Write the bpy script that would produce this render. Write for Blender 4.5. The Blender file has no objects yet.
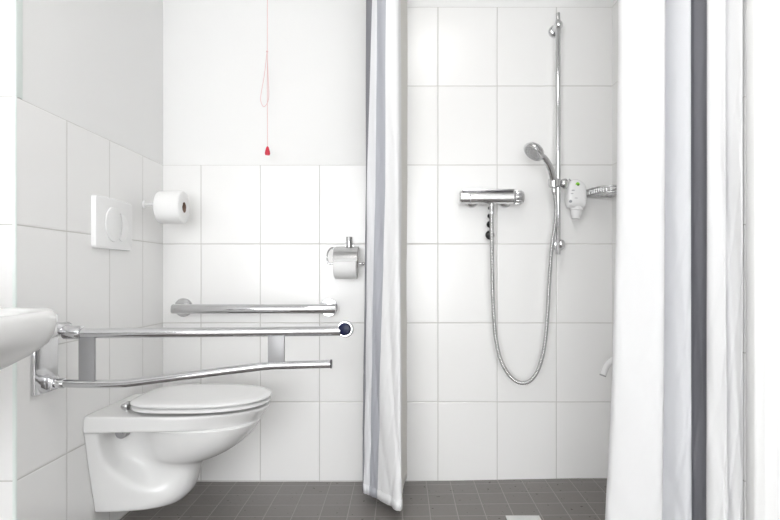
import bpy, bmesh, math, random
from mathutils import Vector, Matrix
random.seed(4)
SC = bpy.context.scene
COL = SC.collection
PI = math.pi

# ------------------------------------------------------------------ helpers
def link(o, parent=None):
    COL.objects.link(o)
    if parent is not None:
        o.parent = parent
    return o

class MB:
    """collects shapes, builds ONE mesh object"""
    def __init__(s):
        s.v = []; s.f = []; s.m = []; s.uv = None
    def add(s, vs, fs, mi=0):
        b = len(s.v)
        s.v += [tuple(p) for p in vs]
        s.f += [tuple(i + b for i in f) for f in fs]
        s.m += [mi] * len(fs)
    def box(s, x0, x1, y0, y1, z0, z1, mi=0, bev=0, seg=2):
        bm = bmesh.new()
        bmesh.ops.create_cube(bm, size=1)
        for v in bm.verts:
            v.co = Vector(((x0 + x1) / 2 + v.co.x * (x1 - x0), (y0 + y1) / 2 + v.co.y * (y1 - y0), (z0 + z1) / 2 + v.co.z * (z1 - z0)))
        if bev:
            bmesh.ops.bevel(bm, geom=bm.edges[:], offset=bev, segments=seg, affect='EDGES', profile=.5)
        bm.verts.index_update()
        s.add([v.co[:] for v in bm.verts], [[v.index for v in f.verts] for f in bm.faces], mi)
        bm.free()
    def tube(s, pts, r, n=14, mi=0, closed=False, cap=True):
        pts = [Vector(p) for p in pts]
        N = len(pts)
        rs = r if isinstance(r, (list, tuple)) else [r] * N
        tang = []
        for i in range(N):
            if closed:
                t = pts[(i + 1) % N] - pts[i - 1]
            else:
                t = pts[min(i + 1, N - 1)] - pts[max(i - 1, 0)]
            tang.append(t.normalized())
        t0 = tang[0]
        ref = Vector((0, 0, 1)) if abs(t0.z) < .9 else Vector((0, 1, 0))
        nrm = t0.cross(ref).normalized()
        vs = []; fs = []
        for i in range(N):
            t = tang[i]
            nrm = (nrm - t * nrm.dot(t)).normalized()
            b = t.cross(nrm)
            for k in range(n):
                a = 2 * PI * k / n
                vs.append(pts[i] + (nrm * math.cos(a) + b * math.sin(a)) * rs[i])
        M = N if closed else N - 1
        for i in range(M):
            j = (i + 1) % N
            for k in range(n):
                l = (k + 1) % n
                fs.append((i * n + k, j * n + k, j * n + l, i * n + l))
        if cap and not closed:
            fs.append(tuple(range(n))); fs.append(tuple((N - 1) * n + k for k in reversed(range(n))))
        s.add(vs, fs, mi)
    def lathe(s, prof, origin, axis, n=32, mi=0):
        """prof: (radius, distance along axis)"""
        axis = Vector(axis).normalized(); o = Vector(origin)
        ref = Vector((0, 0, 1)) if abs(axis.z) < .9 else Vector((1, 0, 0))
        u = axis.cross(ref).normalized(); w = axis.cross(u)
        vs = []; fs = []
        for (r, h) in prof:
            for k in range(n):
                a = 2 * PI * k / n
                vs.append(o + axis * h + (u * math.cos(a) + w * math.sin(a)) * max(r, 1e-5))
        for i in range(len(prof) - 1):
            for k in range(n):
                l = (k + 1) % n
                fs.append((i * n + k, i * n + l, (i + 1) * n + l, (i + 1) * n + k))
        ring = prof[0] == prof[-1]
        if prof[0][0] > 1e-4 and not ring: fs.append(tuple(reversed(range(n))))
        if prof[-1][0] > 1e-4 and not ring: fs.append(tuple((len(prof) - 1) * n + k for k in range(n)))
        s.add(vs, fs, mi)
    def cyl(s, p, q, r, n=24, mi=0, bev=0):
        p = Vector(p); q = Vector(q); L = (q - p).length
        if bev:
            s.lathe([(r - bev, 0), (r - bev * .3, bev * .3), (r, bev), (r, L - bev), (r - bev * .3, L - bev * .3), (r - bev, L)], p, q - p, n, mi)
        else:
            s.lathe([(r, 0), (r, L)], p, q - p, n, mi)
    def ball(s, c, r, mi=0, n=20, sc=(1, 1, 1)):
        vs = []; fs = []; m = n // 2
        for i in range(m + 1):
            t = PI * i / m
            for k in range(n):
                a = 2 * PI * k / n
                vs.append((c[0] + r * sc[0] * max(math.sin(t), 1e-4) * math.cos(a), c[1] + r * sc[1] * max(math.sin(t), 1e-4) * math.sin(a), c[2] + r * sc[2] * math.cos(t)))
        for i in range(m):
            for k in range(n):
                l = (k + 1) % n
                fs.append((i * n + k, (i + 1) * n + k, (i + 1) * n + l, i * n + l))
        s.add(vs, fs, mi)
    def loft(s, rings, mi=0, cap0=True, cap1=True):
        n = len(rings[0]); vs = []; fs = []
        for r in rings: vs += r
        for i in range(len(rings) - 1):
            for k in range(n):
                l = (k + 1) % n
                fs.append((i * n + k, i * n + l, (i + 1) * n + l, (i + 1) * n + k))
        if cap0: fs.append(tuple(reversed(range(n))))
        if cap1: fs.append(tuple((len(rings) - 1) * n + k for k in range(n)))
        s.add(vs, fs, mi)
    def prism(s, pts, mapf, h0, h1, mi=0):
        """2-D outline pts, mapf(u, v, h) -> 3-D"""
        s.loft([[mapf(u, v, h0) for u, v in pts], [mapf(u, v, h1) for u, v in pts]], mi)
    def build(s, name, mats, parent=None, smooth=40, sub=0, solid=0):
        me = bpy.data.meshes.new(name)
        me.from_pydata(s.v, [], s.f)
        if not isinstance(mats, (list, tuple)): mats = [mats]
        for m in mats: me.materials.append(m)
        me.polygons.foreach_set('material_index', s.m)
        bm = bmesh.new(); bm.from_mesh(me)
        bmesh.ops.recalc_face_normals(bm, faces=bm.faces)
        bm.to_mesh(me); bm.free()
        if smooth:
            me.polygons.foreach_set('use_smooth', [True] * len(me.polygons))
            if not sub and not solid: me.set_sharp_from_angle(angle=math.radians(smooth))
        if s.uv:
            lay = me.uv_layers.new(name='UVMap')
            for lp in me.loops:
                lay.data[lp.index].uv = s.uv[lp.vertex_index]
        me.update()
        o = bpy.data.objects.new(name, me)
        link(o, parent)
        if solid:
            d = o.modifiers.new('Solidify', 'SOLIDIFY'); d.thickness = solid; d.offset = 0
        if sub:
            d = o.modifiers.new('Subdivision', 'SUBSURF'); d.levels = sub; d.render_levels = sub
        return o

def tag(o, label=None, cat=None, group=None, kind=None):
    if label: o['label'] = label
    if cat: o['category'] = cat
    if group: o['group'] = group
    if kind: o['kind'] = kind
    return o

def thing(name, loc, label, cat, group=None):
    o = bpy.data.objects.new(name, None)
    o.empty_display_size = .05
    o.location = loc
    link(o)
    return tag(o, label, cat, group)

def child(mb, name, mat, root, **k):
    """build in world coordinates, parent to an empty at root.location"""
    L = Vector(root.location) if root.parent is None else Vector((0, 0, 0))
    if root.parent is None and root.type == 'EMPTY':
        mb.v = [(x - L.x, y - L.y, z - L.z) for x, y, z in mb.v]
        return mb.build(name, mat, root, **k)
    # sub-part: parent is a mesh child of an empty (identity local transform)
    top = root.parent; L = Vector(top.location)
    mb.v = [(x - L.x, y - L.y, z - L.z) for x, y, z in mb.v]
    return mb.build(name, mat, root, **k)

def catmull(P, n=8, closed=False):
    P = [Vector(p) for p in P]; out = []
    N = len(P); M = N if closed else N - 1
    for i in range(M):
        if closed:
            a, b, c, d = P[i - 1], P[i], P[(i + 1) % N], P[(i + 2) % N]
        else:
            a, b, c, d = P[max(i - 1, 0)], P[i], P[i + 1], P[min(i + 2, N - 1)]
        for k in range(n):
            t = k / n
            out.append(.5 * ((2 * b) + (c - a) * t + (2 * a - 5 * b + 4 * c - d) * t * t + (3 * b - a - 3 * c + d) * t ** 3))
    if not closed: out.append(P[-1])
    return out

# ------------------------------------------------------------------ materials
def new_mat(name):
    m = bpy.data.materials.new(name); m.use_nodes = True
    nt = m.node_tree
    return m, nt, nt.nodes['Principled BSDF']

def simple(name, rgb, rough=.5, metal=0, bump=0, bscale=200, coat=0, spec=.5, vary=0):
    m, nt, b = new_mat(name)
    b.inputs['Base Color'].default_value = (*rgb, 1)
    b.inputs['Roughness'].default_value = rough
    b.inputs['Metallic'].default_value = metal
    b.inputs['Coat Weight'].default_value = coat
    b.inputs['Specular IOR Level'].default_value = spec
    tc = nt.nodes.new('ShaderNodeTexCoord')
    nz = nt.nodes.new('ShaderNodeTexNoise')
    nz.inputs['Scale'].default_value = bscale
    nz.inputs['Detail'].default_value = 4
    nt.links.new(tc.outputs['Object'], nz.inputs['Vector'])
    if bump:
        bp = nt.nodes.new('ShaderNodeBump')
        bp.inputs['Strength'].default_value = bump
        bp.inputs['Distance'].default_value = .002
        nt.links.new(nz.outputs['Fac'], bp.inputs['Height'])
        nt.links.new(bp.outputs['Normal'], b.inputs['Normal'])
    if vary:
        mx = nt.nodes.new('ShaderNodeMix'); mx.data_type = 'RGBA'
        mx.inputs[6].default_value = (*[c * (1 - vary) for c in rgb], 1)
        mx.inputs[7].default_value = (*[min(1, c * (1 + vary)) for c in rgb], 1)
        nt.links.new(nz.outputs['Fac'], mx.inputs[0])
        nt.links.new(mx.outputs[2], b.inputs['Base Color'])
    return m

def grid_mat(name, tile_rgb, grout_rgb, axes, rough, vary=0, gw=.0035, bump=.4, nscale=30, rough_noise=0):
    """procedural tiling: axes = [(component, pitch, offset), ...]"""
    m, nt, b = new_mat(name)
    N = nt.nodes; L = nt.links
    def math_(op, a, c=None, cl=False):
        n = N.new('ShaderNodeMath'); n.operation = op; n.use_clamp = cl
        for i, v in enumerate((a, c)):
            if v is None: continue
            if isinstance(v, (int, float)): n.inputs[i].default_value = v
            else: L.new(v, n.inputs[i])
        return n.outputs[0]
    tc = N.new('ShaderNodeTexCoord'); sp = N.new('ShaderNodeSeparateXYZ')
    L.new(tc.outputs['Object'], sp.inputs[0])
    dist = None; cells = []
    for comp, pitch, off in axes:
        q = math_('DIVIDE', math_('SUBTRACT', sp.outputs[comp], off), pitch)
        fr = math_('FRACT', math_('ADD', q, 100.5))
        d = math_('MULTIPLY', math_('ABSOLUTE', math_('SUBTRACT', fr, .5)), pitch)
        dist = d if dist is None else math_('MINIMUM', dist, d)
        cells.append(math_('FLOOR', math_('ADD', q, 100)))
    # 1 in the tile, 0 in the joint
    mask = math_('DIVIDE', math_('SUBTRACT', dist, gw * .5 - .0006), .0012, True)
    soft = math_('DIVIDE', math_('SUBTRACT', dist, gw * .3), .004, True)
    cx = N.new('ShaderNodeCombineXYZ')
    for i, c in enumerate(cells): L.new(c, cx.inputs[i])
    wn = N.new('ShaderNodeTexWhiteNoise'); wn.noise_dimensions = '3D'; L.new(cx.outputs[0], wn.inputs['Vector'])
    nz = N.new('ShaderNodeTexNoise'); nz.inputs['Scale'].default_value = nscale; nz.inputs['Detail'].default_value = 5
    L.new(tc.outputs['Object'], nz.inputs['Vector'])
    f = math_('ADD', math_('MULTIPLY', wn.outputs['Value'], .5), math_('MULTIPLY', nz.outputs['Fac'], .5))
    mx = N.new('ShaderNodeMix'); mx.data_type = 'RGBA'
    mx.inputs[6].default_value = (*[c * (1 - vary) for c in tile_rgb], 1)
    mx.inputs[7].default_value = (*[min(1, c * (1 + vary)) for c in tile_rgb], 1)
    L.new(f, mx.inputs[0])
    m2 = N.new('ShaderNodeMix'); m2.data_type = 'RGBA'
    m2.inputs[6].default_value = (*grout_rgb, 1)
    L.new(mask, m2.inputs[0]); L.new(mx.outputs[2], m2.inputs[7])
    L.new(m2.outputs[2], b.inputs['Base Color'])
    r = math_('ADD', math_('MULTIPLY', mask, rough - .8), .8)
    if rough_noise: r = math_('ADD', r, math_('MULTIPLY', math_('SUBTRACT', nz.outputs['Fac'], .5), rough_noise))
    L.new(r, b.inputs['Roughness'])
    bp = N.new('ShaderNodeBump'); bp.inputs['Strength'].default_value = bump; bp.inputs['Distance'].default_value = .002
    L.new(soft, bp.inputs['Height']); L.new(bp.outputs['Normal'], b.inputs['Normal'])
    return m

def emit(name, rgb, strength):
    m, nt, b = new_mat(name)
    b.inputs['Base Color'].default_value = (.8, .8, .8, 1)
    b.inputs['Emission Color'].default_value = (*rgb, 1)
    b.inputs['Emission Strength'].default_value = strength
    return m

def cloth_mat(name, stops, thin=.15):
    """striped fabric: colour by the width coordinate of the cloth"""
    m, nt, b = new_mat(name); N = nt.nodes; L = nt.links
    uv = N.new('ShaderNodeUVMap'); uv.uv_map = 'UVMap'
    sp = N.new('ShaderNodeSeparateXYZ'); L.new(uv.outputs[0], sp.inputs[0])
    rp = N.new('ShaderNodeValToRGB'); rp.color_ramp.interpolation = 'CONSTANT'
    e = rp.color_ramp.elements
    while len(e) > 1: e.remove(e[-1])
    e[0].position = stops[0][0]; e[0].color = (*stops[0][1], 1)
    for p, c in stops[1:]:
        q = e.new(p); q.color = (*c, 1)
    L.new(sp.outputs[0], rp.inputs[0])
    L.new(rp.outputs[0], b.inputs['Base Color'])
    b.inputs['Roughness'].default_value = .75
    b.inputs['Specular IOR Level'].default_value = .25
    tr = N.new('ShaderNodeBsdfTranslucent'); L.new(rp.outputs[0], tr.inputs[0])
    ms = N.new('ShaderNodeMixShader'); ms.inputs[0].default_value = thin
    L.new(b.outputs[0], ms.inputs[1]); L.new(tr.outputs[0], ms.inputs[2])
    L.new(ms.outputs[0], N['Material Output'].inputs[0])
    tc = N.new('ShaderNodeTexCoord')
    nz = N.new('ShaderNodeTexNoise'); nz.inputs['Scale'].default_value = 9; nz.inputs['Detail'].default_value = 3
    mp = N.new('ShaderNodeMapping'); mp.inputs['Scale'].default_value = (1, 1, .35)
    L.new(tc.outputs['Object'], mp.inputs[0]); L.new(mp.outputs[0], nz.inputs['Vector'])
    bp = N.new('ShaderNodeBump'); bp.inputs['Strength'].default_value = .25; bp.inputs['Distance'].default_value = .02
    L.new(nz.outputs['Fac'], bp.inputs['Height']); L.new(bp.outputs[0], b.inputs['Normal'])
    return m

WHITE = (.84, .84, .835)
TILE = (.845, .842, .834)
GROUT = (.55, .54, .52)
plaster = simple('white_plaster', (.83, .83, .825), .75, bump=.08, bscale=120, spec=.2)
tile_x = grid_mat('white_wall_tile_back', TILE, GROUT, [(0, .25, .160), (2, 1 / 3, .003)], .22, .012, nscale=3)
tile_y = grid_mat('white_wall_tile_side', TILE, GROUT, [(1, .25, .190), (2, 1 / 3, .003)], .22, .012, nscale=3)
tile_f = grid_mat('white_wall_tile_return', TILE, GROUT, [(0, .25, .10), (2, 1 / 3, .003)], .22, .012, nscale=3)
floor_m = grid_mat('grey_floor_tile', (.162, .147, .139), (.36, .34, .32), [(0, .1, .01), (1, .1, .036)], .32, .09, gw=.003, bump=.25, nscale=55, rough_noise=.25)
trim_m = simple('white_trim', (.72, .78, .75), .35)
ceramic = simple('white_ceramic', (.76, .76, .755), .22, coat=.15, vary=.01, bscale=3)
seat_m = simple('white_seat_plastic', (.80, .80, .80), .14, vary=.01, bscale=3)
plastic = simple('white_plastic', (.84, .84, .84), .22)
chrome = simple('chrome', (.68, .68, .69), .11, 1)
satin = simple('brushed_steel', (.56, .56, .56), .27, 1)
pale_steel = simple('pale_steel', (.80, .80, .79), .45, .6)
greymetal = simple('grey_painted_metal', (.33, .33, .335), .4, .25)
soft_chrome = simple('soft_chrome', (.74, .74, .745), .22, 1)
darkgrey = simple('dark_grey_plastic', (.06, .06, .065), .4)
black = simple('black_rubber', (.006, .006, .007), .35)
paper = simple('tissue_paper', (.86, .86, .855), .9, bump=.25, bscale=300, spec=.1)
card = simple('brown_cardboard', (.25, .17, .13), .9)
blue = simple('deep_blue_plastic', (.0012, .005, .036), .3, spec=.25)
red = simple('red_plastic', (.60, .012, .045), .3)
cord_m = simple('pinkish_cord', (.74, .50, .50), .8)
green = simple('bright_green_print', (.22, .58, .015), .4)
dkgreen = simple('dark_green_print', (.05, .16, .01), .4)
inkgrey = simple('grey_print', (.30, .31, .33), .5)
beige = simple('beige_plastic', (.62, .56, .50), .5)
hole = simple('dark_cavity', (.03, .03, .03), .8)

# ------------------------------------------------------------------ setting
BY = 2.376                      # face of the back wall tiles
LX, RX = -1.0, .895             # faces of the niche side walls
LY, RY = 1.463, 1.42             # where the niche side walls end towards the room
H = 2.4
T1, T2 = 1.3363, 2.003          # tile heights
TT = .008
STEP = -.089                    # the tiling rises here (behind the left curtain)

def slope(x, y):
    a = min(max((x + .02) / .75, 0), 1); c = min(max((y - 1.85) / .45, 0), 1)
    return .014 * a * c

w = MB()
w.box(-1.25, 1.2, BY + TT, BY + .12, 0, H, 0)
w.box(LX - TT, STEP, BY, BY + TT, 0, T1, 1)
w.box(STEP, RX + TT, BY, BY + TT, 0, T2, 1)
tag(w.build('wall_back', [plaster, tile_x], smooth=0), kind='structure')

w = MB()
c = .007
w.box(-1.15, LX - .003, LY + .028, BY + TT, T1, H, 0)
w.box(-1.15, LX - TT, LY + TT + c, BY + TT, 0, T1, 0)
w.box(-1.15, LX - TT - c, LY + TT, BY + TT, 0, H, 0)
w.box(LX - TT, LX, LY + c, BY, 0, T1, 1)
w.box(-1.149, LX - c, LY, LY + TT, 0, T1, 2)
w.box(-1.149, LX - .003, LY + .005, LY + .03, T1, H, 0)
tag(w.build('wall_left', [plaster, tile_y, tile_f], smooth=0), kind='structure')
w = MB(); w.box(-1.25, -1.15, .25, BY + TT, 0, H, 0); w.box(-2.6, -1.25, .25, .35, 0, H, 0); w.box(-2.7, -2.6, -2.7, .35, 0, H, 0)
tag(w.build('wall_front_left', [plaster], smooth=0), kind='structure')

def quarter(cx, cy, r, a0, z0, z1):
    p = [(cx + r * math.cos(a0 + PI / 2 * k / 6), cy + r * math.sin(a0 + PI / 2 * k / 6)) for k in range(7)] + [(cx, cy)]
    m = MB(); m.prism(p, lambda u, v, h: (u, v, h), z0, z1); return m
m = quarter(LX - c, LY + c, c, -PI / 2, 0, T1 + .001)
tag(m.build('trim_1', trim_m, smooth=50), kind='structure')
m = MB(); m.box(LX - .006, LX, LY + .004, LY + .030, T1 + .001, H, bev=.0015)
tag(m.build('trim_2', trim_m, smooth=50), kind='structure')

w = MB()
w.box(RX + TT, 1.2, RY, BY + TT, 0, H, 0)
w.box(1.1, 1.2, -2.7, RY, 0, H, 0)
w.box(RX, RX + TT, RY + .042, 1.62, 0, T1, 1)
w.box(RX + .001, RX + TT, RY + .042, 1.62, T1, H, 0)
w.box(RX, RX + TT, 1.62, BY, 0, T2, 1)
tag(w.build('wall_right', [plaster, tile_y], smooth=0), kind='structure')

m = MB(); m.box(RX, RX + TT + .02, RY - .001, RY + .042, 0, H, bev=.006)
tag(m.build('trim_3', plaster, smooth=50), kind='structure')

# rear wall (behind the camera) with an opening for an added, unseen window
w = MB()
wx0, wx1, wz0, wz1 = -1.95, .75, .25, 2.15
w.box(-2.6, 1.2, -2.7, -2.6, 0, wz0); w.box(-2.6, 1.2, -2.7, -2.6, wz1, H)
w.box(-2.6, wx0, -2.7, -2.6, wz0, wz1); w.box(wx1, 1.2, -2.7, -2.6, wz0, wz1)
tag(w.build('wall_rear', [plaster], smooth=0), kind='structure')
w = MB()
for a, b_ in ((wx0, wx0 + .05), (wx1 - .05, wx1), (-.625, -.575)):
    w.box(a, b_, -2.68, -2.61, wz0, wz1)
w.box(wx0, wx1, -2.68, -2.61, wz0, wz0 + .05); w.box(wx0, wx1, -2.68, -2.61, wz1 - .05, wz1)
GLOW_PANE = emit('added_window_glow', (.97, .985, 1.0), 7.0)  # glowing pane added out of view, sized to light the niche evenly from the front
w.box(wx0 + .05, wx1 - .05, -2.66, -2.65, wz0 + .05, wz1 - .05, 1)
tag(w.build('added_window_1', [plastic, GLOW_PANE], smooth=0), kind='structure')

w = MB(); nx, ny = 78, 104
vs = [(-2.7 + 3.9 * i / nx, -2.7 + 5.18 * j / ny, 0) for j in range(ny + 1) for i in range(nx + 1)]
vs = [(x, y, slope(x, y)) for x, y, z in vs]
fs = [(j * (nx + 1) + i, j * (nx + 1) + i + 1, (j + 1) * (nx + 1) + i + 1, (j + 1) * (nx + 1) + i) for j in range(ny) for i in range(nx)]
w.add(vs, fs)
w.box(-2.7, 1.2, -2.7, 2.48, -.1, -.02)
tag(w.build('floor', floor_m, smooth=60), kind='structure')
w = MB(); w.box(-2.7, 1.2, -2.7, 2.496, H, H + .1)
tag(w.build('ceiling', plaster, smooth=0), kind='structure')

# ceiling lamp (above the frame)
t = thing('ceiling_light', (.10, 1.0, H), 'square white ceiling light with glowing diffuser, overhead before the niche', 'light')
m = MB(); m.box(-.23, .43, .67, 1.33, H - .045, H, bev=.004); child(m, 'housing', plastic, t)
LAMP = emit('lamp_diffuser', (1.0, .985, .96), 6.5)
m = MB(); m.box(-.20, .40, .70, 1.30, H - .052, H - .044); child(m, 'diffuser', LAMP, t)

# ------------------------------------------------------------------ toilet
TY = 1.95
t = thing('toilet', (LX, TY, .1), 'white wall-hung toilet with closed lid on the left wall', 'toilet')
def ring_from(half, z, inset=0, cx=None):
    """half: [(x, w)...] wall to tip -> closed ring"""
    pos = [(x, w) for x, w in half]
    pts = [(x, TY - w, z) for x, w in pos] + [(x, TY + w, z) for x, w in reversed(pos[:-1])]
    return pts
def sh(h, k, cx=-.75):
    return [(cx + (x - cx) * k, w_ * k) for x, w_ in h]
B = LX + .001
def hw(w, rest):
    return [(B, w * .5), (B, w * .93), (B, w), (B + .006, w)] + rest
R = hw(.178, [(-.95, .180), (-.91, .181), (-.86, .182), (-.79, .183), (-.73, .1815), (-.66, .175), (-.575, .155), (-.50, .108), (-.462, .056), (-.450, 0)])
def rim(k):   # the rim falls back towards the bowl at its front
    return [(x - k * max(0, (x + .80) / .35), w_ * (1 - .10 * k / .03 * max(0, (x + .80) / .35))) for x, w_ in R]
K = [
 (.092, hw(.098, [(-.97, .097), (-.945, .096), (-.915, .093), (-.885, .087), (-.855, .078), (-.83, .066), (-.81, .052), (-.795, .034), (-.786, .018), (-.783, 0)])),
 (.094, hw(.108, [(-.97, .107), (-.94, .106), (-.905, .103), (-.87, .097), (-.835, .088), (-.808, .076), (-.788, .061), (-.770, .042), (-.760, .022), (-.757, 0)])),
 (.112, hw(.112, [(-.97, .111), (-.94, .109), (-.90, .106), (-.86, .101), (-.82, .092), (-.79, .081), (-.768, .068), (-.749, .048), (-.739, .026), (-.735, 0)])),
 (.135, hw(.118, [(-.965, .116), (-.93, .112), (-.89, .107), (-.85, .100), (-.81, .091), (-.78, .083), (-.755, .072), (-.730, .054), (-.717, .030), (-.712, 0)])),
 (.165, hw(.126, [(-.95, .122), (-.90, .116), (-.86, .109), (-.835, .100), (-.805, .086), (-.778, .079), (-.75, .073), (-.722, .058), (-.706, .034), (-.699, 0)])),
 (.190, hw(.132, [(-.955, .127), (-.91, .120), (-.878, .112), (-.860, .085), (-.820, .068), (-.788, .074), (-.75, .073), (-.718, .060), (-.701, .036), (-.694, 0)])),
 (.215, hw(.138, [(-.957, .133), (-.922, .126), (-.900, .114), (-.882, .068), (-.835, .054), (-.795, .068), (-.75, .074), (-.714, .061), (-.696, .038), (-.689, 0)])),
 (.237, hw(.144, [(-.958, .139), (-.935, .133), (-.920, .114), (-.905, .058), (-.845, .046), (-.80, .066), (-.745, .078), (-.705, .066), (-.686, .042), (-.678, 0)])),
 (.252, hw(.148, [(-.959, .143), (-.942, .137), (-.932, .114), (-.918, .054), (-.850, .046), (-.795, .084), (-.738, .104), (-.678, .090), (-.640, .054), (-.626, 0)])),
 (.268, hw(.152, [(-.960, .147), (-.948, .141), (-.940, .114), (-.928, .054), (-.850, .048), (-.790, .108), (-.725, .130), (-.655, .114), (-.606, .068), (-.588, 0)])),
 (.305, hw(.160, [(-.962, .155), (-.954, .149), (-.948, .116), (-.938, .056), (-.850, .058), (-.790, .128), (-.710, .152), (-.615, .136), (-.549, .084), (-.530, 0)])),
 (.345, hw(.168, [(-.963, .164), (-.957, .158), (-.952, .122), (-.942, .060), (-.850, .072), (-.790, .142), (-.700, .165), (-.592, .148), (-.515, .094), (-.492, 0)])),
 (.368, hw(.172, [(-.963, .168), (-.957, .162), (-.952, .126), (-.942, .068), (-.850, .086), (-.790, .150), (-.700, .169), (-.585, .151), (-.504, .098), (-.479, 0)])),
 (.3725, hw(.175, [(-.962, .172), (-.954, .168), (-.946, .150), (-.936, .120), (-.850, .130), (-.790, .162), (-.700, .171), (-.583, .153), (-.501, .100), (-.476, 0)])),
 (.375, rim(.030)), (.382, rim(.028)), (.405, rim(.012)), (.420, R), (.4245, sh(R, .985)), (.425, sh(R, .93)), (.425, sh(R, .5)),
]
m = MB(); m.loft([ring_from(h, z) for z, h in K])
# keep the wall side flush
m.v = [(max(x, B) if z < .42 else max(min(x, 0), B), y, z) for x, y, z in m.v]
m.v = [((B if x < B + .03 and z >= .42 and abs(y - TY) < .17 and x < -.955 else x), y, z) for x, y, z in m.v]
bowl = child(m, 'bowl', ceramic, t, sub=2)
def oval(x0, x1, w, n=44, back=.30, k=2.3):
    """D-shaped outline: blunt at x0 (hinge), rounded at x1"""
    xm = x0 + (x1 - x0) * .46; pts = []
    for i in range(n):
        a = 2 * PI * i / n
        ca, sa = math.cos(a), math.sin(a)
        kk = 2.15 if ca > 0 else 3.4
        r = lambda s: math.copysign(abs(s) ** (2 / kk), s)
        pts.append((xm + (x1 - xm if ca > 0 else xm - x0) * r(ca), TY + w * r(sa)))
    return pts
def scaled(p, k, z, cx=-.67):
    return [(cx + (x - cx) * k, TY + (y - TY) * k, z) for x, y in p]
o1 = oval(-.895, -.448, .182)
m = MB()
m.loft([scaled(o1, .60, .4335), scaled(o1, .955, .4335), scaled(o1, .983, .4360), scaled(o1, .985, .4440), scaled(o1, .96, .4470), scaled(o1, .60, .4470), scaled(o1, .60, .4335)], cap0=False, cap1=False)
seat = child(m, 'seat', seat_m, t, smooth=50)
m = MB()
m.loft([scaled(o1, .5, .4500), scaled(o1, .96, .4500), scaled(o1, .99, .4515), scaled(o1, 1.0, .4545), scaled(o1, .995, .4580), scaled(o1, .975, .4608), scaled(o1, .90, .4640), scaled(o1, .7, .4665), scaled(o1, .4, .4675), scaled(o1, .1, .4677)])
lid = child(m, 'lid', seat_m, t, smooth=50)
for sy in (-.085, .085):
    m = MB(); m.cyl((-.905, TY + sy - .022, .440), (-.905, TY + sy + .022, .440), .0105, 20, bev=.002)
    m.cyl((-.905, TY + sy, .424), (-.905, TY + sy, .440), .009, 16)
    tag(child(m, 'hinge', satin, t), 'grey metal hinge')
m = MB(); m.cyl((-.918, TY - .100, .352), (-.918, TY - .030, .352), .019, 20, bev=.002)
m.cyl((-.918, TY - .106, .352), (-.918, TY - .100, .352), .009, 6)
tag(child(m, 'fixing_cap', greymetal, t), 'grey metal fixing bolt cap')
# ------------------------------------------------------------------ flush plate
t = thing('flush_plate', (LX, 1.957, 1.04), 'white dual flush plate on the left wall above the toilet', 'flush plate')
def rrect(u0, u1, v0, v1, r, n=6):
    p = []
    for cx, cy, a in ((u1 - r, v1 - r, 0), (u0 + r, v1 - r, PI / 2), (u0 + r, v0 + r, PI), (u1 - r, v0 + r, 3 * PI / 2)):
        for k in range(n + 1):
            b_ = a + PI / 2 * k / n
            p.append((cx + r * math.cos(b_), cy + r * math.sin(b_)))
    return p
def slab(mb, pts, mapf, h0, h1, e, mi=0):
    """rounded-edge slab of an outline"""
    cu = sum(p[0] for p in pts) / len(pts); cv = sum(p[1] for p in pts) / len(pts)
    W = max(abs(p[0] - cu) for p in pts); V = max(abs(p[1] - cv) for p in pts)
    def ins(d): return [(cu + (u - cu) * (1 - d / W), cv + (v - cv) * (1 - d / V)) for u, v in pts]
    rings = [(0, h0), (0, h1 - e), (e * .3, h1 - e * .3), (e, h1)]
    mb.loft([[mapf(u, v, h) for u, v in ins(d)] for d, h in rings], mi)
fm = lambda u, v, h: (LX + h, u, v)
m = MB(); slab(m, rrect(1.822, 2.068, .960, 1.133, .012), fm, 0, .016, .004); child(m, 'plate', plastic, t)
# the two buttons: a large round one and the crescent beside it
def circ(cx, cy, rx, ry, a0, a1, n=30):
    return [(cx + rx * math.cos(a0 + (a1 - a0) * k / n), cy + ry * math.sin(a0 + (a1 - a0) * k / n)) for k in range(n + 1)]
big = circ(1.932, 1.046, .054, .060, 0, 2 * PI * 29 / 30, 29)
m = MB(); slab(m, big, fm, .015, .0205, .0020); child(m, 'large_button', plastic, t)
ang = .95
small = circ(1.989, 1.038, .046, .047, -2.05, 1.75, 26) + list(reversed(circ(1.932, 1.046, .058, .064, -.62, .72, 18)))
m = MB(); m.prism(small, fm, .015, .0195); child(m, 'small_button', plastic, t)

# ------------------------------------------------------------------ toilet rolls and holders
def roll(name, c, axis, L, R_, label):
    t = thing(name, c, label, 'toilet roll', 'toilet rolls')
    a = Vector(axis); p = Vector(c) - a * L / 2
    m = MB(); r0 = .02
    m.lathe([(r0 + .001, 0), (R_ - .006, 0), (R_ - .002, .0015), (R_, .006), (R_, L - .006), (R_ - .002, L - .0015), (R_ - .006, L), (r0 + .001, L), (r0 + .001, 0)], p, a, 48)
    child(m, 'paper', paper, t, smooth=50)
    m = MB(); m.lathe([(r0 - .001, .001), (r0 + .0012, .001), (r0 + .0012, L - .001), (r0 - .001, L - .001), (r0 - .001, .001)], p, a, 32)
    tag(child(m, 'core', card, t, smooth=50), 'brown cardboard core')
    return t
SR = (-.891, 2.20, 1.136)
roll('toilet_roll', SR, (1, 0, 0), .097, .063, 'plump spare toilet roll on a peg in the corner, beside the flush plate')
t = thing('roll_peg', (LX, 2.2, 1.148), 'slim white wall peg carrying the plump spare toilet roll in the corner', 'toilet roll holder')
m = MB(); m.lathe([(.016, 0), (.016, .003), (.014, .005), (.0, .005)], (LX, 2.20, 1.1483), (1, 0, 0), 36); child(m, 'base', plastic, t)
m = MB(); m.cyl((LX + .004, 2.20, 1.1483), (LX + .150, 2.20, 1.1483), .006, 20, bev=.0015); child(m, 'peg', plastic, t)

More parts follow.
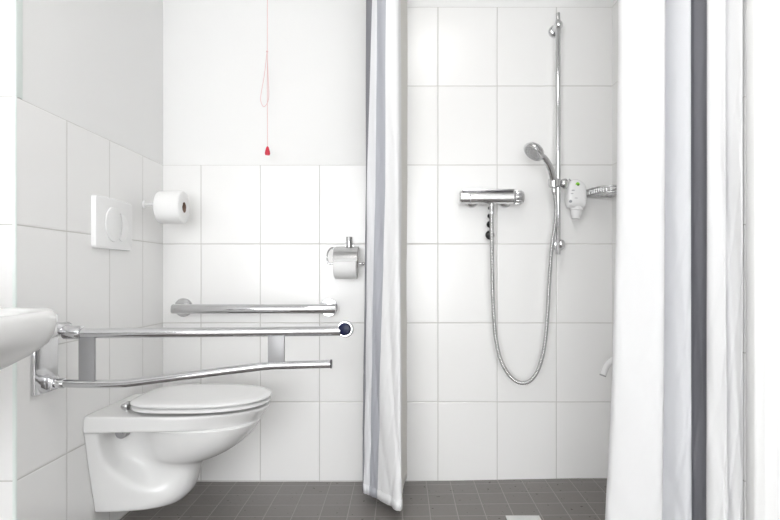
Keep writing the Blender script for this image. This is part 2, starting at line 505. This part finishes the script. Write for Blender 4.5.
HC = (-.221, 2.302, .918)
roll('toilet_roll', HC, (1, 0, 0), .094, .0615, 'part-used toilet roll under the chrome cover on the back wall')
t = thing('toilet_roll_holder', (-.225, BY, 1.0), 'chrome toilet roll holder with curved cover flap on back wall', 'toilet roll holder')
def hx(px, y): return (px - 400) / (563 / y)
def hz(py, y): return .872 + (275 - py) / (563 / y)
m = MB()
arc = []
for k in range(15):
    a = math.radians(172 - 95 * k / 14)      # from front-low up over the top
    arc.append((HC[1] + .0640 * math.cos(a), HC[2] + .0640 * math.sin(a)))
arc = arc + [(2.349, .9885), (2.349, .9910)]
outer = [(HC[1] + .0660 * math.cos(math.radians(77 + 95 * k / 14)), HC[2] + .0660 * math.sin(math.radians(77 + 95 * k / 14))) for k in range(15)]
m.loft([[(x, y, z) for y, z in arc + outer] for x in (-.268, -.171)])
child(m, 'cover', satin, t, smooth=45)
m = MB()
pw = catmull([(-.279, 2.345, .985), (-.287, 2.337, .983), (-.297, 2.322, .968), (-.299, 2.306, .942), (-.292, 2.302, .919), (-.284, 2.302, .918)], 6) + [Vector((-.15, 2.302, .918))]
m.tube(pw, .0038, 12); m.ball((-.150, 2.302, .918), .0075)
child(m, 'wire_arm', chrome, t)
m = MB(); m.cyl((-.213, BY - .0165, .972), (-.213, BY - .0165, 1.032), .0135, 20, bev=.002)
m.cyl((-.213, BY - .016, .99), (-.213, BY - .002, .99), .009, 16); m.cyl((-.213, BY - .006, .99), (-.213, BY, .99), .018, 24)
child(m, 'post', satin, t)
m = MB(); m.cyl((-.279, 2.347, .983), (-.171, 2.347, .983), .005, 12); child(m, 'hinge_rod', chrome, t)

# ------------------------------------------------------------------ fixed grab rail on the back wall
t = thing('grab_rail', (-.61, BY, .735), 'straight chrome grab rail fixed along the back wall behind the toilet', 'grab rail')
gy = 2.300; gz = .733
m = MB(); m.cyl((-.931, gy, gz), (-.262, gy, gz), .0195, 32, bev=.003); child(m, 'bar', chrome, t)
for x in (-.912, -.300):
    m = MB(); m.lathe([(.0385, 0), (.0385, .007), (.036, .010), (.0, .010)], (x, BY, .735), (0, -1, 0), 40)
    child(m, 'flange', chrome if x > -.5 else satin, t)
    m = MB(); m.cyl((x, BY - .009, .735), (x, gy + .012, gz), .0165, 24); child(m, 'stand_off', chrome, t)

# ------------------------------------------------------------------ fold-down support rail on the left wall
RYc = 1.585
t = thing('support_rail', (LX, RYc, .65), 'fold-down double-bar support rail on left wall, ending in a blue knob', 'support rail')
m = MB(); m.box(LX, LX + .013, 1.522, 1.628, .543, .760, bev=.003); child(m, 'wall_plate', chrome, t)
def P(px, py, y): return (hx(px, y), y, hz(py, y))
m = MB()
m.tube([(-.925, 1.587, .7075), (-.60, 1.600, .7085), (-.172, 1.620, .7115)], .0142, 28)
child(m, 'upper_bar', chrome, t)
m = MB()
LB = -.0095
lb = catmull([(x, y, z + LB) for x, y, z in ((-.975, 1.585, .578), (-.90, 1.588, .575), (-.80, 1.592, .574), (-.74, 1.595, .579), (-.60, 1.600, .596), (-.45, 1.607, .614), (-.375, 1.611, .622), (-.33, 1.612, .6235), (-.20, 1.620, .6255))], 5)
m.tube(lb, .0118, 24); child(m, 'lower_bar', chrome, t)
m = MB(); m.cyl((-.200, 1.620, .616), (-.196, 1.620, .616), .0128, 24); tag(child(m, 'end_cap', darkgrey, t), 'dark end cap')
for x0, x1, z0, z1 in ((-.903, -.858, .570, .706), (-.377, -.330, .615, .707)):
    m = MB(); yy = 1.585 + (x0 + .9) * .047; m.box(x0, x1, yy - .005, yy + .005, z0, z1, bev=.0015)
    tag(child(m, 'strut', greymetal, t), 'flat grey strut')
# hinge: barrel with its cap towards the room, clasp, lower bracket
m = MB(); m.cyl((-.962, 1.545, .7185), (-.962, 1.628, .7185), .019, 28, bev=.003); m.box(LX + .010, -.955, 1.560, 1.615, .700, .737, bev=.004)
child(m, 'hinge_barrel', chrome, t)
m = MB(); m.lathe([(.021, 0), (.021, .007), (.017, .012), (.0, .0135)], (-.962, 1.547, .7185), (0, -1, 0), 28); tag(child(m, 'hinge_cap', plastic, t), 'white hinge cap')
m = MB(); m.cyl((-.947, 1.586, .7105), (-.897, 1.588, .7095), .0195, 28, bev=.004); child(m, 'clasp', chrome, t)
m = MB(); m.cyl((-.990, 1.585, .5685), (-.945, 1.5865, .567), .0145, 24, bev=.003); m.box(LX + .010, -.968, 1.567, 1.603, .552, .586, bev=.003); child(m, 'lower_bracket', chrome, t)
# knob at the free end
kc = Vector((-.157, 1.622, .7165)); ka = Vector((-.12, -1, .06)).normalized()
m = MB(); m.lathe([(.019, -.012), (.0235, -.007), (.0245, 0), (.0235, .006), (.021, .009), (.0, .009)], kc, ka, 36); tag(child(m, 'knob', chrome, t), 'round chrome knob')
m = MB(); m.lathe([(.0185, .008), (.0185, .013), (.016, .0165), (.010, .018), (.0, .0185)], kc, ka, 36); tag(child(m, 'knob_face', blue, t), 'deep blue knob face')

# ------------------------------------------------------------------ pull cord
cy_ = 2.30; s_ = 563 / cy_
cxp = lambda px: (px - 400) / s_
czp = lambda py: .872 + (275 - py) / s_
t = thing('pull_cord', (cxp(267), cy_, czp(156)), 'thin pinkish emergency pull cord with a red toggle, hanging at left', 'pull cord')
m = MB(); m.tube([(cxp(267.5), cy_, H), (cxp(267.3), cy_, czp(52)), (cxp(267.3), cy_, czp(100)), (cxp(267.5), cy_, czp(148))], .0013, 8); child(m, 'cord', cord_m, t)
m = MB()
lp = catmull([(cxp(267), cy_ - .002, czp(53)), (cxp(264.7), cy_ - .003, czp(74)), (cxp(261.2), cy_ - .004, czp(95)), (cxp(261.2), cy_ - .004, czp(102)), (cxp(264), cy_ - .004, czp(107)), (cxp(267.6), cy_ - .004, czp(103)), (cxp(269), cy_ - .003, czp(95)), (cxp(268.2), cy_ - .003, czp(75)), (cxp(267.3), cy_ - .002, czp(53))], 6)
m.tube(lp, .0013, 8); child(m, 'loop', cord_m, t)
m = MB(); m.ball((cxp(267.2), cy_, czp(51.5)), .0042); child(m, 'knot', cord_m, t)
m = MB(); m.lathe([(.003, 0), (.0055, .004), (.0095, .018), (.0110, .028), (.0095, .035), (.0, .037)], (cxp(267.5), cy_, czp(146.5)), (0, 0, -1), 20); tag(child(m, 'toggle', red, t), 'red toggle')

# ------------------------------------------------------------------ basin
t = thing('washbasin', (-1.15, .94, .70), 'white ceramic washbasin rounded at its front, at left edge', 'washbasin')
def bring(k, z, x1, n=48):
    cy, hwid = .94, .285; x0 = -1.149; pts = []
    for i in range(n):
        a = 2 * PI * i / n; ca, sa = math.cos(a), math.sin(a)
        e = 2.6 if ca > 0 else 5
        r = lambda s: math.copysign(abs(s) ** (2 / e), s)
        xm = -.88
        pts.append((xm + ((x1 - xm) if ca > 0 else (xm - x0)) * r(ca), cy + hwid * k * r(sa), z))
    return pts
def inner(k, z, n=48):
    pts = []
    for i in range(n):
        a = 2 * PI * i / n
        pts.append((-.89 + .205 * k * math.cos(a), .94 + .23 * k * math.sin(a), z))
    return pts
m = MB()
BX = -.655
m.loft([bring(.40, .650, -.90), bring(.55, .655, -.84), bring(.74, .672, BX - .145), bring(.86, .690, BX - .100), bring(.935, .714, BX - .050), bring(.975, .738, BX - .015), bring(.99, .755, BX - .005), bring(1.0, .775, BX), bring(1.0, .790, BX - .001), bring(.992, .797, BX - .004), bring(.98, .8015, BX - .010), bring(.96, .802, BX - .018),
        inner(1.0, .799), inner(.96, .790), inner(.9, .77), inner(.75, .72), inner(.45, .69), inner(.12, .682)])
child(m, 'bowl', ceramic, t, smooth=60)
m = MB(); m.lathe([(.028, 0), (.028, .004), (.02, .006), (0, .006)], (-.89, .94, .682), (0, 0, 1), 24); child(m, 'drain_plug', chrome, t)
m = MB(); m.cyl((-.95, .94, .60), (-.95, .94, .66), .02, 20); m.tube(catmull([(-.95, .94, .61), (-.95, .94, .55), (-.99, .94, .53), (-1.05, .94, .55), (-1.149, .94, .56)], 6), .016, 16); child(m, 'waste_pipe', chrome, t)
m = MB(); m.cyl((-1.09, .94, .80), (-1.09, .94, .90), .022, 24, bev=.003); m.tube([(-1.09, .94, .875), (-1.03, .94, .885), (-.98, .94, .875)], .011, 14); m.box(-1.095, -1.035, .93, .95, .90, .91, bev=.002); child(m, 'tap', chrome, t)

# ------------------------------------------------------------------ shower mixer
MY = 2.318; s_m = 563 / MY
mx_ = lambda px: (px - 400) / s_m
mz_ = lambda py: .872 + (275 - py) / s_m
t = thing('shower_mixer', (mx_(491), BY, mz_(198)), 'chrome thermostatic bar shower mixer on the shower back wall', 'mixer tap')
zc = mz_(197.5)
def barsec(x, k=1.0, ky=1.0):
    pts = []
    for i in range(36):
        a = 2 * PI * i / 36; ca, sa = math.cos(a), math.sin(a)
        e = 2.4
        r = lambda s: math.copysign(abs(s) ** (2 / e), s)
        pts.append((x, MY + .026 * k * r(ca), zc + .0262 * k * r(sa)))
    return pts
m = MB(); xa, xb = mx_(470), mx_(513)
m.loft([barsec(xa), barsec(xb)]); child(m, 'body', soft_chrome, t)
m = MB(); m.box(mx_(462), mx_(513), MY - .034, MY + .035, zc + .024, zc + .030, bev=.002); child(m, 'shelf', soft_chrome, t)
m = MB(); m.loft([barsec(mx_(459.5), .86), barsec(mx_(460.2), .97), barsec(mx_(461.5), 1.0), barsec(mx_(469.3), 1.0)]); child(m, 'flow_handle', soft_chrome, t)
m = MB(); m.lathe([(.0255, 0), (.0262, .002), (.0262, .006)], (mx_(513.1), MY, zc), (1, 0, 0), 36); tag(child(m, 'scale_ring', greymetal, t), 'grey scale ring')
m = MB(); m.lathe([(.0265, 0), (.0265, .030), (.0245, .0355), (.018, .038), (.0, .0385)], (mx_(514.6), MY, zc), (1, 0, 0), 36)
for k in range(10):
    a = 2 * PI * k / 10
    m.box(mx_(515.4), mx_(521.5), MY + .0265 * math.cos(a) - .002, MY + .0265 * math.cos(a) + .002, zc + .0265 * math.sin(a) - .002, zc + .0265 * math.sin(a) + .002, bev=.0007)
child(m, 'temperature_handle', soft_chrome, t)
for px in (472, 506):
    X = (px - 400) / 240
    m = MB(); m.lathe([(.033, 0), (.032, .008), (.026, .016), (.017, .019), (.017, .048)], (X, BY, zc - .004), (0, -1, 0), 32)
    child(m, 'wall_union', soft_chrome, t)
m = MB(); hxm = mx_(491.6); m.cyl((hxm, MY, zc - .024), (hxm, MY, zc - .0385), .0115, 20, bev=.0015); child(m, 'hose_outlet', soft_chrome, t)

# ------------------------------------------------------------------ shower hose
HY = 2.312
hp = lambda px, py, y=HY: ((px - 400) / (563 / y), y, .872 + (275 - py) / (563 / y))
path = [(491.6, 207.5, MY), (491.7, 220), (492, 250), (492.6, 290), (494.8, 330), (499.5, 356), (507, 372), (515, 380.5), (523, 383), (531, 380), (538, 370), (543.3, 352), (546.3, 330), (548.3, 300), (550, 270), (551.8, 246, 2.305), (555, 224, 2.296), (556, 208, 2.29), (555, 196, 2.285), (553.6, 188.2, 2.282)]
pts = catmull([hp(*p) for p in path], 40)
# even spacing and a spiral-wound ripple
cum = [0]
for a, b_ in zip(pts, pts[1:]): cum.append(cum[-1] + (b_ - a).length)
stp = .0016; n = int(cum[-1] / stp); res = []; j = 0
for i in range(n + 1):
    d = min(i * stp, cum[-1])
    while j < len(cum) - 2 and cum[j + 1] < d: j += 1
    f = (d - cum[j]) / max(cum[j + 1] - cum[j], 1e-9)
    res.append(pts[j].lerp(pts[j + 1], f))
rad = [.0079 + (.0007 if (i // 2) % 2 else -.0004) for i in range(len(res))]
m = MB(); m.tube(res, rad, 12)
t = thing('shower_hose', res[0], 'long looping chrome shower hose hanging under the mixer', 'hose')
child(m, 'tube', satin, t, smooth=60)
m = MB(); m.cyl(res[0] + Vector((0, 0, .002)), res[18], .0105, 18, bev=.001); child(m, 'nut', chrome, t)
m = MB(); m.cyl(res[-16], res[-1], .0105, 18, bev=.001); child(m, 'nut', chrome, t)

# beads behind the hose
t = thing('bead_strand', (mx_(488.6), 2.345, mz_(207)), 'short strand of four black beads growing larger downwards behind the shower hose', 'bead strand')
by = 2.345; bp_ = lambda px, py: ((px - 400) / (563 / by), by, .872 + (275 - py) / (563 / by))
m = MB(); m.tube([(bp_(489.5, 204)[0], by, zc - .020), bp_(489.5, 240)], .0012, 8); child(m, 'string', darkgrey, t)
for py, r in ((208.3, .0085), (216, .0108), (224.4, .0142), (235, .0192)):
    m = MB(); m.ball(bp_(489.9, py), r, sc=(1, .75, 1)); child(m, 'bead', black, t)

# ------------------------------------------------------------------ slide rail
SY = 2.310; sp = lambda px, py, y=SY: ((px - 400) / (563 / y), y, .872 + (275 - py) / (563 / y))
t = thing('shower_slide_rail', (.648, BY, .95), 'tall chrome shower slide rail on the shower back wall', 'shower rail')
xr = sp(558, 100)[0]
m = MB(); m.cyl((xr, SY, sp(0, 254.5)[2]), (xr, SY, sp(0, 20)[2]), .0105, 24, bev=.001); child(m, 'rail', chrome, t)
m = MB(); m.cyl((xr, SY, sp(0, 21)[2]), (xr, SY, sp(0, 13)[2]), .0085, 18, bev=.002)
child(m, 'tip', satin, t)
for zz, kx in ((sp(0, 25)[2], .004), (sp(0, 244)[2], .020)):
    m = MB(); m.cyl((xr, SY - .004, zz), (xr, BY, zz), .0145, 24, bev=.002)
    m.lathe([(.027, 0), (.026, .008), (.020, .014), (.0, .015)], (xr + kx, BY, zz), (0, -1, 0), 32)
    m.ball((xr + kx * .6, SY, zz), .0175, sc=(1, 1, 1.1))
    child(m, 'bracket', chrome, t)
zs = sp(0, 184)[2]
m = MB(); m.cyl((xr, SY, zs - .016), (xr, SY, zs + .016), .0165, 24, bev=.002); m.cyl((xr - .013, SY - .013, zs), (xr + .022, SY, zs), .0115, 20, bev=.002)
sl = child(m, 'slider', chrome, t)
m = MB(); m.lathe([(.014, 0), (.021, .004), (.021, .014), (.018, .018), (.0, .019)], (xr + .018, SY - .002, zs), (.75, -.6, 0), 30); child(m, 'knob', satin, sl)
hcx, hcy = sp(553.5, 184, 2.284)[0], 2.284
m = MB(); m.lathe([(.0165, -.016), (.0205, -.016), (.0215, .016), (.0170, .016), (.0165, -.016)], (hcx, hcy, zs), (-.05, -.06, 1), 28); child(m, 'cup', chrome, sl)

# ------------------------------------------------------------------ hand shower
t = thing('hand_shower', (hcx, hcy, zs), 'chrome hand shower with round head, clipped in the slide rail holder', 'shower head')
base = Vector(sp(553.6, 187.5, 2.282))
hpth = catmull([base, sp(553.2, 180, 2.275), sp(551.5, 172, 2.262), sp(548, 163.5, 2.245), sp(543.5, 157, 2.228), sp(539, 153.5, 2.213)], 8)
rr = [.0105 + .0035 * math.sin(PI * min(1, k / (len(hpth) * .8))) for k in range(len(hpth))]
m = MB(); m.tube(hpth, rr, 20); child(m, 'handle', chrome, t)
hc = Vector(sp(533.5, 152.3, 2.205)); fn = Vector((-.62, -.27, -.74)).normalized()
m = MB(); m.lathe([(.012, -.030), (.022, -.027), (.036, -.018), (.0435, -.007), (.0445, 0), (.043, .004), (.041, .005), (.0, .005)], hc, fn, 44); head = child(m, 'head', chrome, t)
m = MB(); m.lathe([(.0385, .0045), (.0375, .007), (.020, .008), (.0, .008)], hc, fn, 40)
u = fn.cross(Vector((0, 0, 1))).normalized(); v_ = fn.cross(u)
tag(child(m, 'spray_face', satin, t), 'grey spray face')
m = MB()
for rad_, cnt in ((.010, 6), (.020, 12), (.030, 18)):
    for k in range(cnt):
        a = 2 * PI * k / cnt
        p = hc + fn * .0072 + (u * math.cos(a) + v_ * math.sin(a)) * rad_
        m.cyl(p, p + fn * .0025, .0016, 8)
tag(child(m, 'nozzles', greymetal, t), 'dark rubber nozzles')

# ------------------------------------------------------------------ shampoo bottle, hung cap down
t = thing('shampoo_bottle', (.733, 2.34, 1.11), 'white bottle with green mark hanging cap-down beside the slide rail', 'bottle')
bY = 2.338; bq = lambda px, py: ((px - 400) / (563 / bY), .872 + (275 - py) / (563 / bY))
out = [bq(*p) for p in ((571, 180.5), (576, 179.8), (580, 181.5), (583.5, 185), (585, 191), (585.2, 199), (584.8, 205), (582.5, 208), (576, 208.3), (569, 208), (566.6, 205), (566, 199), (566.2, 190), (568, 183.5))]
o2 = [tuple(p) for p in [(q.x, q.y) for q in catmull([Vector((a, b_, 0)) for a, b_ in out], 4, True)]]
cu = sum(p[0] for p in o2) / len(o2); cv = sum(p[1] for p in o2) / len(o2)
m = MB()
m.loft([[(cu + (x - cu) * k, bY + d, cv + (z - cv) * k) for x, z in o2] for k, d in ((.80, .030), (.93, .026), (1, .014), (1, -.012), (.95, -.022), (.84, -.027), (.5, -.029))])
child(m, 'body', plastic, t, smooth=60)
cxx, czz = bq(576.3, 207.5)
m = MB(); m.lathe([(.026, -.006), (.026, .010), (.0225, .012), (.0225, .030), (.020, .034), (.018, .046), (.0, .047)], (cxx, bY, czz), (0, 0, -1), 28); child(m, 'cap', plastic, t)
ex, ez = bq(575.6, 185.8)
m = MB(); slab(m, circ(ex, ez, .0092, .0105, 0, 2 * PI * 23 / 24, 23), lambda u, v, h: (u, bY - .0245 - h, v), 0, .004, .001); tag(child(m, 'emblem', green, t), 'bright green emblem')
m = MB(); m.cyl((ex + .001, bY - .030, ez - .001), (ex + .001, bY - .0255, ez - .001), .0042, 14); tag(child(m, 'emblem_centre', dkgreen, t), 'dark green emblem centre')
m = MB()
for px, py, w_, h_ in ((571, 191.3, .012, .0016), (570, 194.5, .010, .0012), (574, 199, .012, .001)):
    a, b_ = bq(px, py); m.box(a - w_ / 2, a + w_ / 2, bY - .0292, bY - .025, b_ - h_, b_ + h_)
a, b_ = bq(567.6, 202.2); m.cyl((a + .004, bY - .029, b_), (a + .004, bY - .018, b_), .006, 16)
tag(child(m, 'print', inkgrey, t), 'small grey print')
m = MB(); a, b_ = bq(571, 181); m.tube([(a, bY - .004, b_ - .004), (a - .012, bY - .02, b_ + .003), (xr + .043, SY - .010, zs + .017)], .0028, 10); tag(child(m, 'hanging_loop', greymetal, t), 'thin grey hanging loop')

# ------------------------------------------------------------------ corner wire basket
t = thing('corner_basket', (RX, BY, 1.2), 'chrome wire corner basket where shower back and right walls meet', 'shower basket')
def front(z, r=1.0):
    A = Vector((.783, BY - .006, z)); Bp = Vector((RX - .006, 2.232, z)); mid = (A + Bp) / 2 + Vector((-.030, -.030, 0)) * r
    return catmull([A, A.lerp(mid, .55) + Vector((-.004, -.010, 0)), mid, Bp.lerp(mid, .55) + Vector((-.010, -.004, 0)), Bp], 6)
for z, nm in ((1.2265, 'top_rim'), (1.203, 'bottom_rim')):
    p = front(z); m = MB()
    m.tube(p, .004, 12); m.tube([p[0], (RX - .006, BY - .006, z), p[-1]], .004, 12); child(m, nm, satin, t)
p0 = front(1.203); p1 = front(1.2265)
for k in range(1, len(p0), 2):
    m = MB(); m.tube([p0[k], p1[k]], .002, 8); child(m, 'wire', satin, t)
m = MB()
for k in range(2, len(p0) - 2, 2):
    q = p0[k]; m.tube([q, (q.x, BY - .006, q.z)], .002, 8)
child(m, 'bottom_grid', chrome, t)
m = MB(); m.lathe([(.012, 0), (.012, .008), (.009, .010), (0, .010)], (RX, 2.262, 1.228), (-1, 0, 0), 20); child(m, 'mounting_rose', chrome, t)
m = MB(); m.lathe([(.012, 0), (.012, .008), (.009, .010), (0, .010)], (.81, BY, 1.228), (0, -1, 0), 20); child(m, 'mounting_rose', chrome, t)

# ------------------------------------------------------------------ white tube handle on the right wall
t = thing('wall_handle', (RX, 2.24, .56), 'white curved tube handle low on shower right wall, half behind the curtain', 'handle')
hh = catmull([(RX - .004, 2.24, .543), (.872, 2.24, .543), (.845, 2.24, .534), (.822, 2.24, .510), (.809, 2.238, .480), (.806, 2.237, .474)], 7)
m = MB(); m.tube(hh, .0125, 20); child(m, 'tube', plastic, t)
m = MB(); m.lathe([(.030, 0), (.030, .006), (.026, .010), (0, .010)], (RX, 2.24, .543), (-1, 0, 0), 28); child(m, 'rose', plastic, t)
e = hh[-1]; m = MB(); m.cyl(e + Vector((.0006, 0, .0016)), e + Vector((-.001, 0, -.003)), .0128, 20); tag(child(m, 'end_cap', greymetal, t), 'grey end cap')

# ------------------------------------------------------------------ floor drain
t = thing('floor_drain', (.44, 1.96, 0), 'square pale steel floor drain in the grey shower floor', 'drain')
m = MB(); zf = slope(.44, 1.96)
for a in ((.38, .50, 1.90, 1.912), (.38, .50, 2.013, 2.025), (.38, .392, 1.912, 2.013), (.488, .50, 1.912, 2.013)):
    m.box(*a, zf - .004, zf + .005)
child(m, 'frame', pale_steel, t, smooth=0)
m = MB()
for k in range(8):
    m.box(.392, .488, 1.914 + k * .0125, 1.9225 + k * .0125, zf - .002, zf + .0045)
m.box(.392, .397, 1.912, 2.013, zf - .002, zf + .003); m.box(.483, .488, 1.912, 2.013, zf - .002, zf + .003)
child(m, 'grate', pale_steel, t, smooth=0)

# ------------------------------------------------------------------ curtains
def curtain(name, levels, mat, label, seg=14, wob=.003, wr=.004, hem=.035, nz=120):
    def crease(u, z):
        low = max(0, 1 - z / 1.7)
        return low * (max(0, math.sin(u * 46 + z * 13 + 2 * math.sin(z * 4))) ** 3 + .7 * max(0, math.sin(u * 71 - z * 21 + 1.3)) ** 4) + .25 * math.sin(u * 60 + z * 3)
    P = [(z, catmull([Vector((x, y, 0)) for x, y in pts], seg)) for z, pts in levels]
    n = len(P[0][1]); z0, z1 = P[0][0], P[-1][0]
    m = MB(); vs = []; uv = []
    for i in range(nz + 1):
        z = z0 + (z1 - z0) * i / nz
        for j in range(len(P) - 1):
            if z <= P[j + 1][0] + 1e-9: break
        f = min(max((z - P[j][0]) / (P[j + 1][0] - P[j][0]), 0), 1)
        for k in range(n):
            p = P[j][1][k].lerp(P[j + 1][1][k], f)
            u = k / (n - 1)
            d = wr * crease(u, z) + wob * (math.sin(z * 5.1 + u * 19) + .6 * math.sin(z * 11.3 + u * 37 + 1)) * (.3 + .7 * (1 - (z - z0) / (z1 - z0)))
            vs.append((p.x + d * .5, p.y + d, z)); uv.append((u, i / nz))
    fs = [(i * n + k, i * n + k + 1, (i + 1) * n + k + 1, (i + 1) * n + k) for i in range(nz) for k in range(n - 1)]
    m.add(vs, fs); m.uv = uv
    t = thing(name, (sum(v[0] for v in vs) / len(vs), sum(v[1] for v in vs) / len(vs), z0), label, 'shower curtain', 'shower curtains')
    child(m, 'cloth', mat, t, solid=.0012)
    # sewn hem along the lower edge
    m = MB(); b_ = [vs[k] for k in range(n)]; L2 = [(vs[k][0], vs[k][1], z0 + hem) for k in range(n)]
    m.add(b_ + L2, [(k, k + 1, n + k + 1, n + k) for k in range(n - 1)]); m.uv = [uv[k] for k in range(n)] * 2
    child(m, 'hem', mat, t, solid=.0036)
    return t
CW = (.86, .86, .865); DG = (.27, .27, .295); GB = (.47, .48, .52); CB = (.84, .845, .865); CC = (.80, .785, .75)
mat_l = cloth_mat('striped_curtain_cloth', [(0, DG), (2.0 / 9, CB), (3 / 9, GB), (4 / 9, CW), (6.2 / 9, CC)])
top = [(-.100, 2.20), (-.128, 2.14), (-.104, 2.10), (-.085, 2.08), (-.052, 2.06), (-.012, 2.06), (.0, 2.10), (.012, 2.18), (.022, 2.27), (.030, 2.33)]
mid = [(-.110, 2.22), (-.130, 2.165), (-.124, 2.135), (-.092, 2.105), (-.055, 2.08), (-.010, 2.055), (.002, 2.09), (.010, 2.17), (.018, 2.26), (.028, 2.33)]
bot = [(-.120, 2.24), (-.143, 2.18), (-.138, 2.155), (-.117, 2.125), (-.085, 2.09), (-.032, 2.025), (.001, 1.985), (.004, 2.08), (.012, 2.20), (.026, 2.31)]
curtain('shower_curtain', [(.040, bot), (1.2, mid), (1.9, top), (H, top)], mat_l, 'narrow white and grey striped shower curtain hanging mid-picture between toilet and shower', wob=.0025)
mat_r = cloth_mat('white_curtain_cloth', [(0, CW), (4.4 / 17, CB), (7.2 / 17, DG), (9.6 / 17, CW)], .2)
topr = [(.665, 1.70), (.634, 1.62), (.695, 1.58), (.742, 1.575), (.732, 1.655), (.765, 1.675), (.800, 1.625), (.824, 1.605), (.846, 1.618), (.868, 1.608), (.862, 1.570), (.826, 1.512), (.847, 1.487), (.856, 1.482), (.862, 1.512), (.871, 1.492), (.882, 1.468), (.886, 1.456)]
botr = [(.62, 1.69), (.585, 1.605), (.670, 1.560), (.725, 1.560), (.722, 1.645), (.757, 1.670), (.798, 1.620), (.824, 1.600), (.846, 1.615), (.868, 1.605), (.862, 1.565), (.824, 1.512), (.848, 1.482), (.860, 1.476), (.864, 1.510), (.873, 1.490), (.883, 1.468), (.886, 1.456)]
def shift(base, tgt, f): return [tuple(a + (b - a) * f for a, b in zip(p, q)) for p, q in zip(base, tgt)]
curtain('shower_curtain', [(.040, botr), (.6, shift(botr, topr, .62)), (1.0, shift(botr, topr, .86)), (1.6, topr), (H, topr)], mat_r, 'wide white shower curtain with dark grey stripe, bunched at the right', wob=.002)

# ------------------------------------------------------------------ world, camera, look
wd = bpy.data.worlds.new('World'); SC.world = wd; wd.use_nodes = True
wd.node_tree.nodes['Background'].inputs[0].default_value = (.9, .95, 1, 1)
wd.node_tree.nodes['Background'].inputs[1].default_value = .5
cam = bpy.data.cameras.new('Camera'); co = bpy.data.objects.new('Camera', cam); COL.objects.link(co)
co.location = (0, 0, .872); co.rotation_euler = (PI / 2, 0, 0)
cam.sensor_width = 36; cam.lens = 36 * 563 / 780
cam.shift_x = -10 / 780; cam.shift_y = 15 / 780
cam.clip_start = .01
SC.camera = co
SC.view_settings.view_transform = 'Standard'; SC.view_settings.look = 'None'
SC.view_settings.exposure = 0.10; SC.view_settings.gamma = 1; SC.view_settings.use_curve_mapping = False
SC.cycles.max_bounces = 12; SC.cycles.diffuse_bounces = 8
